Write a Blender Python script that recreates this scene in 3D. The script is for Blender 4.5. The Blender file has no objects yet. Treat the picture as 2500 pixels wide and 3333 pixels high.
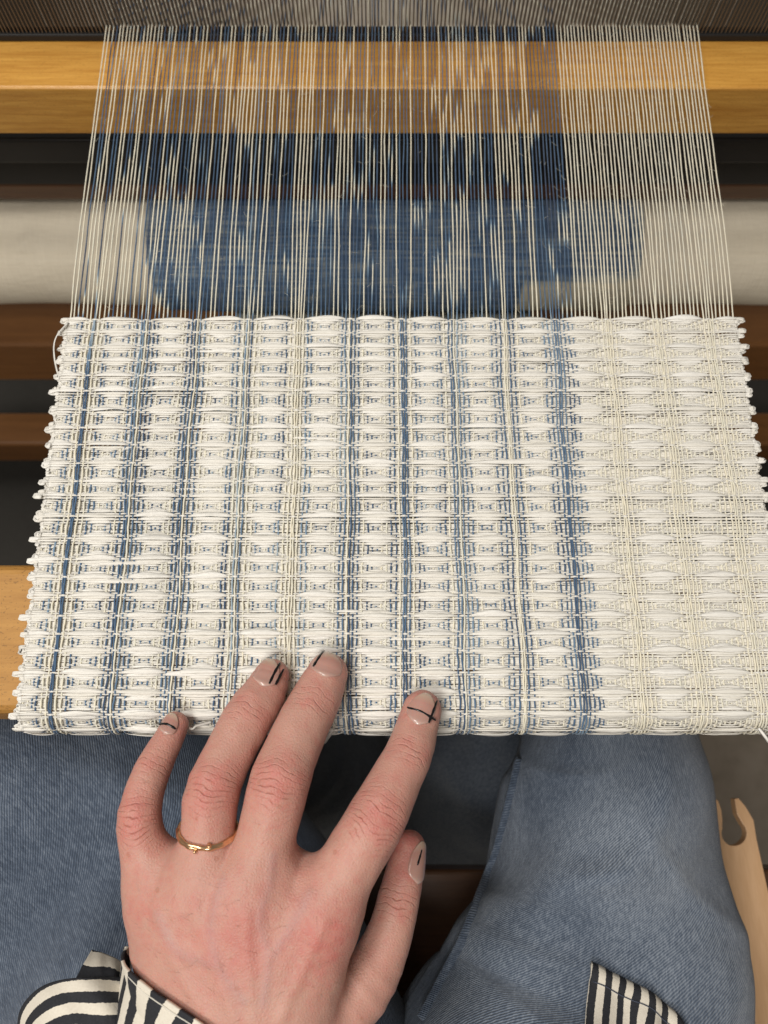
import bpy, math, random
import numpy as np
from mathutils import Vector, Matrix
from mathutils.bvhtree import BVHTree

rng = np.random.default_rng(7)
random.seed(7)
scene = bpy.context.scene

# ------------------------------------------------------------------ camera, world, lights
H_CAM, PITCH, FPX = 0.300, math.radians(71.0), 2450.0
cam_data = bpy.data.cameras.new("camera")
cam = bpy.data.objects.new("camera", cam_data)
scene.collection.objects.link(cam)
cam.location = (0, 0, H_CAM)
cam.rotation_euler = (math.pi / 2 - PITCH, 0, 0)
cam_data.sensor_fit = 'VERTICAL'
cam_data.sensor_height = 36.0
cam_data.lens = 36.0 * FPX / 3333.0
cam_data.clip_start = 0.005
cam_data.clip_end = 50
cam_data.dof.use_dof = True
cam_data.dof.focus_distance = 0.292
cam_data.dof.aperture_fstop = 13.0
scene.camera = cam

world = bpy.data.worlds.new("World")
scene.world = world
world.use_nodes = True
world.node_tree.nodes["Background"].inputs[0].default_value = (1.0, 0.93, 0.84, 1)
world.node_tree.nodes["Background"].inputs[1].default_value = 0.17

def area_light(name, loc, target, size, power, color):
    d = bpy.data.lights.new(name, 'AREA')
    d.shape = 'RECTANGLE'
    d.size, d.size_y = size
    d.energy = power
    d.color = color
    o = bpy.data.objects.new(name, d)
    scene.collection.objects.link(o)
    o.location = loc
    o.rotation_euler = (Vector(target) - Vector(loc)).to_track_quat('-Z', 'Y').to_euler()
    return o
area_light("ceiling_lamp_far", (-0.62, 0.32, 1.40), (0, 0.1, 0), (0.7, 0.5), 14.3, (1.0, 0.965, 0.91))
area_light("ceiling_lamp_near", (-0.40, -0.72, 1.45), (0.05, 0.15, 0), (0.6, 0.4), 16.0, (1.0, 0.96, 0.90))

scene.view_settings.view_transform = 'Standard'
scene.view_settings.look = 'None'
scene.view_settings.exposure = 0.0
scene.view_settings.gamma = 1.0

# ------------------------------------------------------------------ helpers
CP, SP = math.cos(PITCH), math.sin(PITCH)
def un(px, py, z):
    """photograph pixel (2500 x 3333) at height z -> world point"""
    px, py, z = np.broadcast_arrays(np.asarray(px, float), np.asarray(py, float), np.asarray(z, float))
    x = (px - 1250.0) / FPX
    v = (py - 1666.5) / FPX
    dy = CP - v * SP
    dz = -SP - v * CP
    t = (z - H_CAM) / dz
    return np.stack([x * t, dy * t, z], -1)
def ray(px, py):
    x = (px - 1250.0) / FPX; v = (py - 1666.5) / FPX
    d = np.array([x, CP - v * SP, -SP - v * CP]); return d / np.linalg.norm(d)
def axis_depth(p):
    p = np.asarray(p, float)
    return p[..., 1] * CP + (p[..., 2] - H_CAM) * (-SP)

def make_mesh(name, verts, quads=None, tris=None, smooth=True, uv=None, attrs=None):
    me = bpy.data.meshes.new(name)
    verts = np.ascontiguousarray(verts, dtype=np.float32).reshape(-1, 3)
    me.vertices.add(len(verts))
    me.vertices.foreach_set("co", verts.ravel())
    loops, starts, totals = [], [], []
    n = 0
    for f, k in ((quads, 4), (tris, 3)):
        if f is not None and len(f):
            f = np.asarray(f, dtype=np.int32).reshape(-1, k)
            loops.append(f.ravel())
            starts.append(n + np.arange(len(f)) * k)
            totals.append(np.full(len(f), k))
            n += f.size
    loops = np.concatenate(loops).astype(np.int32)
    starts = np.concatenate(starts).astype(np.int32)
    me.loops.add(len(loops))
    me.loops.foreach_set("vertex_index", loops)
    me.polygons.add(len(starts))
    me.polygons.foreach_set("loop_start", starts)
    me.update(calc_edges=True)
    me.polygons.foreach_set("use_smooth", np.full(len(starts), smooth, dtype=bool))
    if attrs:
        for an, av in attrs.items():
            av = np.asarray(av, dtype=np.float32)
            if av.ndim == 1:
                a = me.attributes.new(an, 'FLOAT', 'POINT'); a.data.foreach_set("value", av)
            else:
                a = me.attributes.new(an, 'FLOAT_VECTOR', 'POINT'); a.data.foreach_set("vector", av.ravel())
    me.validate()
    return me

def link(name, me, mat=None, parent=None):
    o = bpy.data.objects.new(name, me)
    scene.collection.objects.link(o)
    if mat is not None and me is not None and not me.materials:
        me.materials.append(mat)
    if parent is not None:
        o.parent = parent
        if parent.parent is None:
            o.location = -Vector(parent.location)
    return o

def thing(name, label, cat, loc=(0, 0, 0), group=None):
    o = bpy.data.objects.new(name, None)
    scene.collection.objects.link(o)
    o.location = loc
    o.empty_display_size = 0.02
    o["label"] = label; o["category"] = cat
    if group: o["group"] = group
    return o

def tube(path, ra, rb=None, n=8, normal=None, caps=True, twist=None, ang=None):
    """sweep an ellipse (ra along side, rb along normal) on a path"""
    path = np.asarray(path, float)
    m = len(path)
    ra = np.broadcast_to(np.asarray(ra, float), (m,))
    rb = ra if rb is None else np.broadcast_to(np.asarray(rb, float), (m,))
    t = np.gradient(path, axis=0)
    t /= np.linalg.norm(t, axis=1, keepdims=True) + 1e-12
    if normal is None:
        normal = np.array([0.0, 0, 1.0])
    nn = np.broadcast_to(np.asarray(normal, float), (m, 3))
    nn = nn - (nn * t).sum(1, keepdims=True) * t
    nn = nn / (np.linalg.norm(nn, axis=1, keepdims=True) + 1e-12)
    b = np.cross(t, nn)
    if twist is not None:
        c, s = np.cos(twist)[:, None], np.sin(twist)[:, None]
        nn, b = nn * c + b * s, b * c - nn * s
    if ang is None: ang = np.arange(n) / n * 2 * np.pi
    V = path[:, None, :] + (np.cos(ang)[None, :, None] * (ra[:, None] * 1.0)[:, :, None] * b[:, None, :]
                            + np.sin(ang)[None, :, None] * rb[:, None, None] * nn[:, None, :])
    i = np.arange(m - 1)[:, None]; j = np.arange(n)[None, :]
    a0 = i * n + j; a1 = i * n + (j + 1) % n
    Q = np.stack([a0, a1, a1 + n, a0 + n], -1).reshape(-1, 4)
    V = V.reshape(-1, 3)
    T = None
    if caps:
        V = np.vstack([V, path[0], path[-1]])
        c0, c1 = m * n, m * n + 1
        jj = np.arange(n)
        T = np.vstack([np.stack([np.full(n, c0), (jj + 1) % n, jj], -1),
                       np.stack([np.full(n, c1), (m - 1) * n + jj, (m - 1) * n + (jj + 1) % n], -1)])
    return V, Q, T

def grid_faces(nu, nv, wrap_v=False):
    i = np.arange(nu - 1)[:, None]
    if wrap_v:
        j = np.arange(nv)[None, :]; j2 = (j + 1) % nv
    else:
        j = np.arange(nv - 1)[None, :]; j2 = j + 1
    return np.stack([i * nv + j, i * nv + j2, (i + 1) * nv + j2, (i + 1) * nv + j], -1).reshape(-1, 4)

def rounded_box(name, lo, hi, bevel, mat, parent, segs=3):
    import bmesh
    bm = bmesh.new()
    bmesh.ops.create_cube(bm, size=1.0)
    lo, hi = Vector(lo), Vector(hi)
    for v in bm.verts:
        v.co = Vector([lo[k] + (v.co[k] + .5) * (hi[k] - lo[k]) for k in range(3)])
    if bevel > 0:
        bmesh.ops.bevel(bm, geom=bm.edges[:], offset=bevel, segments=segs, affect='EDGES', profile=0.5)
    me = bpy.data.meshes.new(name)
    bm.to_mesh(me); bm.free()
    for p in me.polygons: p.use_smooth = False
    return link(name, me, mat, parent)

def catmull(P, n):
    """resample control rows P (k x d) with a Catmull-Rom spline to n rows"""
    P = np.asarray(P, float)
    k = len(P)
    E = np.vstack([2 * P[0] - P[1], P, 2 * P[-1] - P[-2]])
    u = np.linspace(0, k - 1 - 1e-9, n)
    i = u.astype(int); t = (u - i)[:, None]
    p0, p1, p2, p3 = E[i], E[i + 1], E[i + 2], E[i + 3]
    return 0.5 * (2 * p1 + (p2 - p0) * t + (2 * p0 - 5 * p1 + 4 * p2 - p3) * t ** 2 + (3 * p1 - p0 - 3 * p2 + p3) * t ** 3)

class Noise1:
    def __init__(s, seed, n=256):
        s.v = np.random.default_rng(seed).random(n); s.n = n
    def __call__(s, x):
        x = np.asarray(x, float); i = np.floor(x).astype(int); f = x - i; f = f * f * (3 - 2 * f)
        return s.v[i % s.n] * (1 - f) + s.v[(i + 1) % s.n] * f

# ------------------------------------------------------------------ materials
def new_mat(name):
    m = bpy.data.materials.new(name); m.use_nodes = True
    nt = m.node_tree
    return m, nt, nt.nodes["Principled BSDF"]
def node(nt, typ, ins=None, **kw):
    n = nt.nodes.new(typ)
    for k, v in kw.items(): setattr(n, k, v)
    if ins:
        for k, v in ins.items():
            if isinstance(v, bpy.types.NodeSocket): nt.links.new(v, n.inputs[k])
            else: n.inputs[k].default_value = v
    return n
def mth(nt, op, a, b=None, c=None, clamp=False):
    n = nt.nodes.new('ShaderNodeMath'); n.operation = op; n.use_clamp = clamp
    for k, v in enumerate((a, b, c)):
        if v is None: continue
        if isinstance(v, bpy.types.NodeSocket): nt.links.new(v, n.inputs[k])
        else: n.inputs[k].default_value = v
    return n.outputs[0]
def mixc(nt, f, a, b, mode='MIX'):
    n = nt.nodes.new('ShaderNodeMix'); n.data_type = 'RGBA'; n.blend_type = mode
    for k, v in ((0, f), (6, a), (7, b)):
        if isinstance(v, bpy.types.NodeSocket): nt.links.new(v, n.inputs[k])
        else: n.inputs[k].default_value = (v if k == 0 else (*v, 1) if len(v) == 3 else v)
    return n.outputs[2]
def attr(nt, name):
    n = nt.nodes.new('ShaderNodeAttribute'); n.attribute_name = name; return n
def objcoord(nt, scale=(1, 1, 1)):
    tc = nt.nodes.new('ShaderNodeTexCoord')
    mp = node(nt, 'ShaderNodeMapping', {0: tc.outputs['Object']})
    mp.inputs['Scale'].default_value = scale
    return mp.outputs[0]
def noise(nt, vec, scale, detail=3, rough=.5, dist=0.0):
    n = node(nt, 'ShaderNodeTexNoise', {'Scale': scale, 'Detail': detail, 'Roughness': rough, 'Distortion': dist})
    if vec is not None: nt.links.new(vec, n.inputs['Vector'])
    return n.outputs['Fac']
def ramp(nt, fac, stops):
    n = nt.nodes.new('ShaderNodeValToRGB'); nt.links.new(fac, n.inputs[0])
    cr = n.color_ramp
    while len(cr.elements) < len(stops): cr.elements.new(0.5)
    for e, (p, c) in zip(cr.elements, stops):
        e.position = p; e.color = (*c, 1) if len(c) == 3 else c
    return n.outputs[0]
def bump(nt, bsdf, height, dist, strength=1.0):
    b = node(nt, 'ShaderNodeBump', {'Height': height, 'Distance': dist, 'Strength': strength})
    nt.links.new(b.outputs[0], bsdf.inputs['Normal'])
    return b

def wood_mat(name, c1, c2, rough=0.35, scale=(4, 60, 60), coat=0.15, speck=0.0):
    m, nt, bs = new_mat(name)
    v = objcoord(nt, scale)
    g = noise(nt, v, 3.0, 5, .6, .4)
    v2 = objcoord(nt, tuple(s * 4 for s in scale))
    g2 = noise(nt, v2, 4.0, 3, .6)
    f = mth(nt, 'ADD', mth(nt, 'MULTIPLY', g, .7), mth(nt, 'MULTIPLY', g2, .3))
    c = ramp(nt, f, [(.3, c1), (.7, c2)])
    if speck:
        s = noise(nt, objcoord(nt, (700, 1100, 1100)), 1.0, 2, .5)
        c = mixc(nt, mth(nt, 'MULTIPLY', mth(nt, 'GREATER_THAN', s, .64), speck), c, tuple(x * .35 for x in c1))
    nt.links.new(c, bs.inputs['Base Color'])
    bs.inputs['Roughness'].default_value = rough
    bs.inputs['Coat Weight'].default_value = coat
    bs.inputs['Coat Roughness'].default_value = .25
    bump(nt, bs, g2, .0003, .5)
    return m

M = {}
M['wood_amber'] = wood_mat('wood_amber', (.45, .19, .028), (.76, .41, .088), .34, (5, 90, 90), .25, .18)
M['wood_beam'] = wood_mat('wood_beam', (.36, .165, .030), (.52, .265, .060), .6, (8, 70, 70), 0.0, .45)
M['wood_brown'] = wood_mat('wood_brown', (.16, .063, .015), (.25, .105, .028), .45, (4, 50, 50), .1)
M['wood_dark'] = wood_mat('wood_dark', (.055, .022, .009), (.11, .045, .016), .4, (4, 50, 50), .15)
M['wood_shuttle'] = wood_mat('wood_shuttle', (.58, .34, .17), (.72, .46, .26), .45, (60, 6, 60), .1)

def flat_mat(name, col, rough=.6, metal=0.0):
    m, nt, bs = new_mat(name)
    n = noise(nt, objcoord(nt), 120, 3)
    c = mixc(nt, n, tuple(x * .8 for x in col), tuple(min(1, x * 1.15) for x in col))
    nt.links.new(c, bs.inputs['Base Color'])
    bs.inputs['Roughness'].default_value = rough; bs.inputs['Metallic'].default_value = metal
    return m
M['black_metal'] = flat_mat('black_metal', (.018, .017, .016), .38)
M['black_matte'] = flat_mat('black_matte', (.010, .009, .009), .6)
M['reed_steel'] = flat_mat('reed_steel', (.17, .14, .11), .42, .6)
M['gold'] = flat_mat('gold', (.86, .58, .34), .30, 1.0)
M['paint'] = flat_mat('nail_paint_black', (.006, .006, .007), .25)

# concrete
m, nt, bs = new_mat('concrete')
n1 = noise(nt, objcoord(nt), 9, 5, .6); n2 = noise(nt, objcoord(nt), 40, 4, .6)
c = ramp(nt, mth(nt, 'ADD', mth(nt, 'MULTIPLY', n1, .6), mth(nt, 'MULTIPLY', n2, .4)),
         [(.3, (.34, .29, .23)), (.5, (.50, .44, .36)), (.7, (.60, .54, .46))])
nt.links.new(c, bs.inputs['Base Color']); bs.inputs['Roughness'].default_value = .7
M['concrete'] = m

# warp yarn: dye attribute 0 undyed cream .. 1 indigo
m, nt, bs = new_mat('cotton_warp')
d = attr(nt, 'dye').outputs['Fac']
fz = noise(nt, objcoord(nt, (900, 300, 900)), 1.0, 2)
d2 = mth(nt, 'ADD', d, mth(nt, 'MULTIPLY', mth(nt, 'SUBTRACT', fz, .5), .22), clamp=True)
c = ramp(nt, d2, [(0, (.86, .79, .62)), (.22, (.58, .63, .60)), (.5, (.20, .30, .41)), (.78, (.072, .138, .235)), (1, (.034, .060, .118))])
nt.links.new(c, bs.inputs['Base Color']); bs.inputs['Roughness'].default_value = .85
bs.inputs['Sheen Weight'].default_value = .2
M['warp'] = m

# weft: white paper raffia ribbon, streaked along its length; rc.x along (mm), rc.y across, rc.z tone
m, nt, bs = new_mat('paper_ribbon')
rc = attr(nt, 'rc')
mp = node(nt, 'ShaderNodeMapping', {0: rc.outputs['Vector']}); mp.inputs['Scale'].default_value = (.10, 2.6, 37.0)
st = mth(nt, 'MULTIPLY_ADD', noise(nt, mp.outputs[0], 1.0, 4, .6), 2.6, -.8, clamp=True)
sep = node(nt, 'ShaderNodeSeparateXYZ', {0: rc.outputs['Vector']})
tone = sep.outputs[2]
c = mixc(nt, tone, (.82, .785, .705), (.93, .91, .865))
c = mixc(nt, mth(nt, 'MULTIPLY', st, .34), c, (.60, .54, .43))
nt.links.new(c, bs.inputs['Base Color'])
bs.inputs['Roughness'].default_value = .5
bs.inputs['Subsurface Weight'].default_value = 0.0
bump(nt, bs, st, .00016, .9)
M['ribbon'] = m

# canvas on the cloth beam
m, nt, bs = new_mat('canvas')
w1 = noise(nt, objcoord(nt, (900, 60, 60)), 1, 2); w2 = noise(nt, objcoord(nt, (60, 900, 900)), 1, 2)
big = noise(nt, objcoord(nt, (10, 25, 25)), 1, 4)
c = mixc(nt, big, (.90, .80, .62), (.94, .86, .71))
c = mixc(nt, mth(nt, 'MULTIPLY', mth(nt, 'ADD', w1, w2), .18), c, (.42, .35, .25))
nt.links.new(c, bs.inputs['Base Color']); bs.inputs['Roughness'].default_value = .85
bump(nt, bs, mth(nt, 'ADD', mth(nt, 'MULTIPLY', big, 3.0), mth(nt, 'ADD', w1, w2)), .0006, .8)
M['canvas'] = m

# rolled cloth, indigo cloth with cream ends (dye carried as attribute)
m, nt, bs = new_mat('rolled_cloth')
d = attr(nt, 'dye').outputs['Fac']
h1 = noise(nt, objcoord(nt, (25, 700, 700)), 1, 3); h2 = noise(nt, objcoord(nt, (700, 30, 30)), 1, 3)
dd = mth(nt, 'ADD', d, mth(nt, 'ADD', mth(nt, 'MULTIPLY', mth(nt, 'SUBTRACT', h1, .56), 1.1), mth(nt, 'MULTIPLY', mth(nt, 'SUBTRACT', h2, .5), .7)), clamp=True)
c = ramp(nt, dd, [(0, (.60, .55, .42)), (.35, (.36, .38, .36)), (.65, (.085, .14, .23)), (1, (.03, .06, .14))])
nt.links.new(c, bs.inputs['Base Color']); bs.inputs['Roughness'].default_value = .9
bump(nt, bs, mth(nt, 'ADD', h1, h2), .0012, .9)
M['rolled'] = m

# denim: cuv.x along leg (m), cuv.y round leg (m), cuv.z worn tone with painted shade 0..1
m, nt, bs = new_mat('denim')
cu = attr(nt, 'cuv'); sep = node(nt, 'ShaderNodeSeparateXYZ', {0: cu.outputs['Vector']})
wob = noise(nt, cu.outputs['Vector'], 350, 2)
ph = mth(nt, 'ADD', mth(nt, 'MULTIPLY', sep.outputs[0], 2 * math.pi * 650), mth(nt, 'MULTIPLY', sep.outputs[1], 2 * math.pi * 760))
ph = mth(nt, 'ADD', ph, mth(nt, 'MULTIPLY', wob, 3.5))
tw = mth(nt, 'MULTIPLY_ADD', mth(nt, 'SINE', ph), .5, .5)
slub = noise(nt, node(nt, 'ShaderNodeMapping', {0: cu.outputs['Vector'], 'Scale': (330, 1100, 1)}).outputs[0], 1, 3, .6)
big = noise(nt, cu.outputs['Vector'], 14, 4, .55)
f = mth(nt, 'ADD', mth(nt, 'MULTIPLY', tw, .22), mth(nt, 'ADD', mth(nt, 'MULTIPLY', mth(nt, 'MULTIPLY_ADD', slub, 1.7, -.35), .36), mth(nt, 'MULTIPLY', big, .40)))
f = mth(nt, 'ADD', f, mth(nt, 'MULTIPLY', mth(nt, 'SUBTRACT', sep.outputs[2], .5), .45))
c = ramp(nt, f, [(.20, (.022, .034, .058)), (.5, (.074, .102, .152)), (.86, (.31, .355, .42))])
nt.links.new(c, bs.inputs['Base Color']); bs.inputs['Roughness'].default_value = .88
bs.inputs['Sheen Weight'].default_value = .25
bump(nt, bs, mth(nt, 'ADD', tw, slub), .0004, .8)
M['denim'] = m

# striped cotton: scuv.x across the stripes in stripe periods, scuv.y along
m, nt, bs = new_mat('striped_cotton')
cu = attr(nt, 'scuv'); sep = node(nt, 'ShaderNodeSeparateXYZ', {0: cu.outputs['Vector']})
jag = noise(nt, objcoord(nt), 900, 2)
fr = mth(nt, 'FRACT', mth(nt, 'ADD', sep.outputs[0], mth(nt, 'MULTIPLY', mth(nt, 'SUBTRACT', jag, .5), .10)))
blk = mth(nt, 'GREATER_THAN', fr, .5)
fab = noise(nt, objcoord(nt), 1400, 2)
c = mixc(nt, blk, mixc(nt, fab, (.66, .60, .50), (.80, .75, .65)), mixc(nt, fab, (.008, .009, .013), (.030, .031, .038)))
nt.links.new(c, bs.inputs['Base Color']); bs.inputs['Roughness'].default_value = .85
bump(nt, bs, fab, .0002, .6)
M['striped'] = m
M['thread_white'] = flat_mat('white_thread', (.72, .68, .60), .8)
M['thread_navy'] = flat_mat('navy_thread', (.05, .06, .09), .8)

# skin: attributes red (0..1), wr (a mm, v mm, mask)
m, nt, bs = new_mat('skin')
red = attr(nt, 'red').outputs['Fac']
wr = attr(nt, 'wr'); sep = node(nt, 'ShaderNodeSeparateXYZ', {0: wr.outputs['Vector']})
oc = objcoord(nt)
nb = noise(nt, oc, 60, 4, .6); nm = noise(nt, oc, 240, 4, .65); nf = noise(nt, oc, 1500, 3, .7)
base = mixc(nt, nb, (.49, .255, .200), (.625, .365, .292))
rr = mth(nt, 'ADD', mth(nt, 'MULTIPLY', red, .9), mth(nt, 'MULTIPLY', mth(nt, 'SUBTRACT', nm, .5), 1.7), clamp=True)
c = mixc(nt, rr, base, (.53, .175, .148))
vn = attr(nt, 'vein').outputs['Fac']
c = mixc(nt, mth(nt, 'MULTIPLY', vn, .34), c, (.40, .27, .27))
big_r = mth(nt, 'MULTIPLY_ADD', noise(nt, oc, 28, 3, .6), 2.4, -.95, clamp=True)
c = mixc(nt, mth(nt, 'MULTIPLY', big_r, .40), c, (.53, .190, .160))
# freckles
vo = node(nt, 'ShaderNodeTexVoronoi', {'Vector': oc, 'Scale': 150.0, 'Randomness': 1.0})
fk = mth(nt, 'MULTIPLY', mth(nt, 'LESS_THAN', vo.outputs['Distance'], .13), mth(nt, 'GREATER_THAN', node(nt, 'ShaderNodeSeparateColor', {0: vo.outputs['Color']}).outputs[0], .55))
c = mixc(nt, mth(nt, 'MULTIPLY', fk, .32), c, (.36, .13, .075))
# knuckle creases
wz = noise(nt, oc, 420, 2, .5)
wz2 = noise(nt, oc, 160, 2, .5)
ph = mth(nt, 'ADD', mth(nt, 'MULTIPLY', sep.outputs[0], .43), mth(nt, 'ADD', mth(nt, 'MULTIPLY', wz, .55), mth(nt, 'MULTIPLY', wz2, 1.0)))
tri = mth(nt, 'ABSOLUTE', mth(nt, 'SUBTRACT', mth(nt, 'FRACT', ph), .5))      # 0 at crease
cre = mth(nt, 'SUBTRACT', 1.0, mth(nt, 'MULTIPLY', tri, 6.5), clamp=True)
brk = mth(nt, 'MULTIPLY_ADD', noise(nt, oc, 260, 2), 3.0, -1.0, clamp=True)
cre = mth(nt, 'MULTIPLY', mth(nt, 'MULTIPLY', cre, brk), sep.outputs[2])
c = mixc(nt, mth(nt, 'MULTIPLY', cre, .52), c, (.38, .12, .085))
nt.links.new(c, bs.inputs['Base Color'])
bs.inputs['Roughness'].default_value = .47
bs.inputs['Specular IOR Level'].default_value = .38
bs.inputs['Subsurface Weight'].default_value = .35
bs.inputs['Subsurface Radius'].default_value = (1.0, .35, .2)
bs.inputs['Subsurface Scale'].default_value = .0028
mic = node(nt, 'ShaderNodeTexVoronoi', {'Vector': oc, 'Scale': 900.0}); mic.feature = 'DISTANCE_TO_EDGE'
hgt = mth(nt, 'ADD', mth(nt, 'MULTIPLY', nf, .40), mth(nt, 'ADD', mth(nt, 'MULTIPLY', mic.outputs['Distance'], .75), mth(nt, 'MULTIPLY', cre, -1.35)))
bump(nt, bs, hgt, .00035, .75)
M['skin'] = m

# nail
m, nt, bs = new_mat('fingernail')
nu = attr(nt, 'nu').outputs['Fac']
c = ramp(nt, nu, [(0, (.54, .37, .315)), (.18, (.49, .275, .228)), (.70, (.475, .245, .20)), (.84, (.53, .34, .265)), (1, (.66, .50, .39))])
nt.links.new(c, bs.inputs['Base Color'])
bs.inputs['Roughness'].default_value = .26
bs.inputs['Subsurface Weight'].default_value = .2
bs.inputs['Subsurface Scale'].default_value = .002
bs.inputs['Coat Weight'].default_value = .55
bs.inputs['Coat Roughness'].default_value = .12
M['nail'] = m

# ------------------------------------------------------------------ floor
fl = make_mesh('floor', [(-4, -4, -.66), (4, -4, -.66), (4, 4, -.66), (-4, 4, -.66)], quads=[(0, 1, 2, 3)], smooth=False)
fo = link('floor', fl, M['concrete']); fo['kind'] = 'structure'

M['floor_shade'] = flat_mat('dark_floor_shade', (.030, .027, .022), .8)
shade_sheet = rounded_box('floor_shade_sheet', (-.7, .12, -.659), (.7, 1.2, -.650), .002, M['floor_shade'], None)  # added dark sheet, stands in for deep shade on the floor
shade_sheet['label'] = 'dark sheet added to stand for shade on the floor below the loom'; shade_sheet['category'] = 'mat'  # category only: no real mat, an added sheet standing in for shade
# ------------------------------------------------------------------ loom frame
loom = thing('loom', 'amber wooden floor loom frame with breast beam under the woven cloth', 'loom', (0, .05, -.66))
rounded_box('breast_beam', (-.55, .0215, -.045), (.55, .0825, -.0048), .005, M['wood_beam'], loom, 4)
rounded_box('knee_beam', (-.55, .386, -.40), (.55, .47, -.33), .004, M['wood_brown'], loom)
rounded_box('crossbar', (-.55, .358, -.55), (.55, .40, -.50), .004, M['wood_brown'], loom)
rounded_box('rear_crossbar', (-.55, .404, -.158), (.55, .45, -.139), .004, M['wood_dark'], loom)
for sx in (-1, 1):
    rounded_box('loom_post', (sx * .58 - .03, .02, -.66), (sx * .58 + .03, .085, .02), .004, M['wood_beam'], loom)

# beater: race board, black steel stiffener
beater = thing('beater', 'amber wooden beater with flat shuttle race below the reed', 'beater', (0, .37, -.04))
rounded_box('race_board', (-.52, .3475, -.040), (.52, .3885, -.0085), .0016, M['wood_amber'], beater)
rounded_box('stiffener_bar', (-.52, .372, -.088), (.52, .392, -.068), .002, M['black_metal'], beater)
rounded_box('lower_bar', (-.52, .400, -.137), (.52, .440, -.0885), .002, M['black_matte'], beater)

# reed
YR = .3835
reed = thing('reed', 'steel reed with close upright wires standing above the race board', 'reed', (0, YR, -.008))
rounded_box('reed_baulk', (-.50, YR - .003, -.0082), (.50, YR + .004, -.0042), .0008, M['black_matte'], reed, 2)
rounded_box('reed_cap', (-.50, YR - .004, .098), (.50, YR + .004, .108), .001, M['black_matte'], reed, 2)
wire = None
nw = 225
for k in range(nw):
    x = -.24 + k * .0021333
    if wire is None:
        V = np.array([(a * .00030, b * .0016, z) for z in (-.0045, .1) for a, b in ((-1, -1), (1, -1), (1, 1), (-1, 1))])
        wire = make_mesh('reed_wire', V, quads=[(0, 1, 5, 4), (1, 2, 6, 5), (2, 3, 7, 6), (3, 0, 4, 7)], smooth=False)
    o = link('reed_wire', wire, M['reed_steel'], reed)
    o.location = Vector((x + random.gauss(0, .00006), YR, 0)) - reed.location

# ------------------------------------------------------------------ cloth beam and rolled cloth
CY, CZ, CR = .395, -.205, .0405
cloth_beam = thing('cloth_beam', 'roller wrapped in cream canvas under the open warp', 'cloth beam', (0, CY, CZ))
def proj_py(y, z):
    d = y * CP - (z - H_CAM) * SP; u = y * SP + (z - H_CAM) * CP
    return 1666.5 - FPX * u / d
_an = np.linspace(math.radians(40), math.radians(215), 2000)
def angle_at(py, R):
    q = proj_py(CY + R * np.cos(_an), CZ + R * np.sin(_an))
    k = np.argmax(q); return float(_an[:k + 1][np.argmin(abs(q[:k + 1] - py))])
A_SEAM = angle_at(838, CR)
def roller(x0, x1, R, nx, na, seam=True, wr=1.0, seed=1):
    g = np.random.default_rng(seed)
    xs = np.linspace(x0, x1, nx); an = np.linspace(0, 2 * np.pi, na, endpoint=False)
    X, A = np.meshgrid(xs, an, indexing='ij')
    r = np.full_like(X, R)
    for _ in range(14):
        kx, ka = g.uniform(8, 60), g.integers(1, 7)
        r += wr * g.uniform(.0001, .00035) * np.sin(kx * X + ka * A + g.uniform(0, 6.28))
    if seam:
        da = (A - A_SEAM + np.pi) % (2 * np.pi) - np.pi
        r -= .0022 * np.exp(-(da / .022) ** 2)
        r += .0016 * (da > 0) * np.exp(-da / .5)
        for _ in range(10):
            xc = g.uniform(x0, x1); r += .0012 * np.exp(-((X - xc + .03 * da) / .008) ** 2) * np.exp(-((da + .25) / .25) ** 2)
    return X, A, r
X, A, r = roller(-.45, .45, CR, 420, 120)
V = np.stack([X, CY + r * np.cos(A), CZ + r * np.sin(A)], -1)
link('canvas_apron', make_mesh('canvas_apron', V, quads=grid_faces(420, 120, True)), M['canvas'], cloth_beam)
V, Q, T = tube([(-.5, CY, CZ), (.5, CY, CZ)], .03, n=32)
link('roller_core', make_mesh('roller_core', V, Q, T), M['wood_brown'], cloth_beam)

xL = un(325 * 1.507, 800, -.175)[0]; xR = un(1380 * 1.507, 800, -.175)[0]
X, A, r = roller(xL, xR, CR + .0052, 360, 240, False, 1.4, 5)
Vr = np.stack([X, CY + r * np.cos(A), CZ + r * np.sin(A)], -1)
n1 = Noise1(3)
Ad = np.degrees(A) % 360
cream = 1 / (1 + np.exp(-((Ad - math.degrees(angle_at(922, CR + .005)) + 2.5 * np.sin(X * 45)) / 3.0)))            # lower cream area
cream = cream * (X > un(1120 * 1.507, 900, -.2)[0] + .002 * n1(X * 0)) * (Ad < 330)
edge = np.minimum((X - xL) / .004, (xR - X) / .010)
dye = np.clip(.76 - .9 * cream - .25 * np.clip(1 - edge, 0, 1), 0, 1) * (0.86 + .14 * n1(X * 180))
cr = thing('cloth_roll', 'finished indigo blue cloth wound round the canvas roller', 'rolled cloth', (0, CY, CZ))
me = make_mesh('cloth_layer', Vr.reshape(-1, 3), quads=grid_faces(360, 240, True), attrs={'dye': dye.ravel()})
link('cloth_layer', me, M['rolled'], cr)
V, Q, T = tube([(xL + .001, CY, CZ), (xR - .001, CY, CZ)], CR + .0015, n=48)
link('inner_layers', make_mesh('inner_layers', V, Q, T, attrs={'dye': np.full(len(V), .25)}), M['rolled'], cr)

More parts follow.
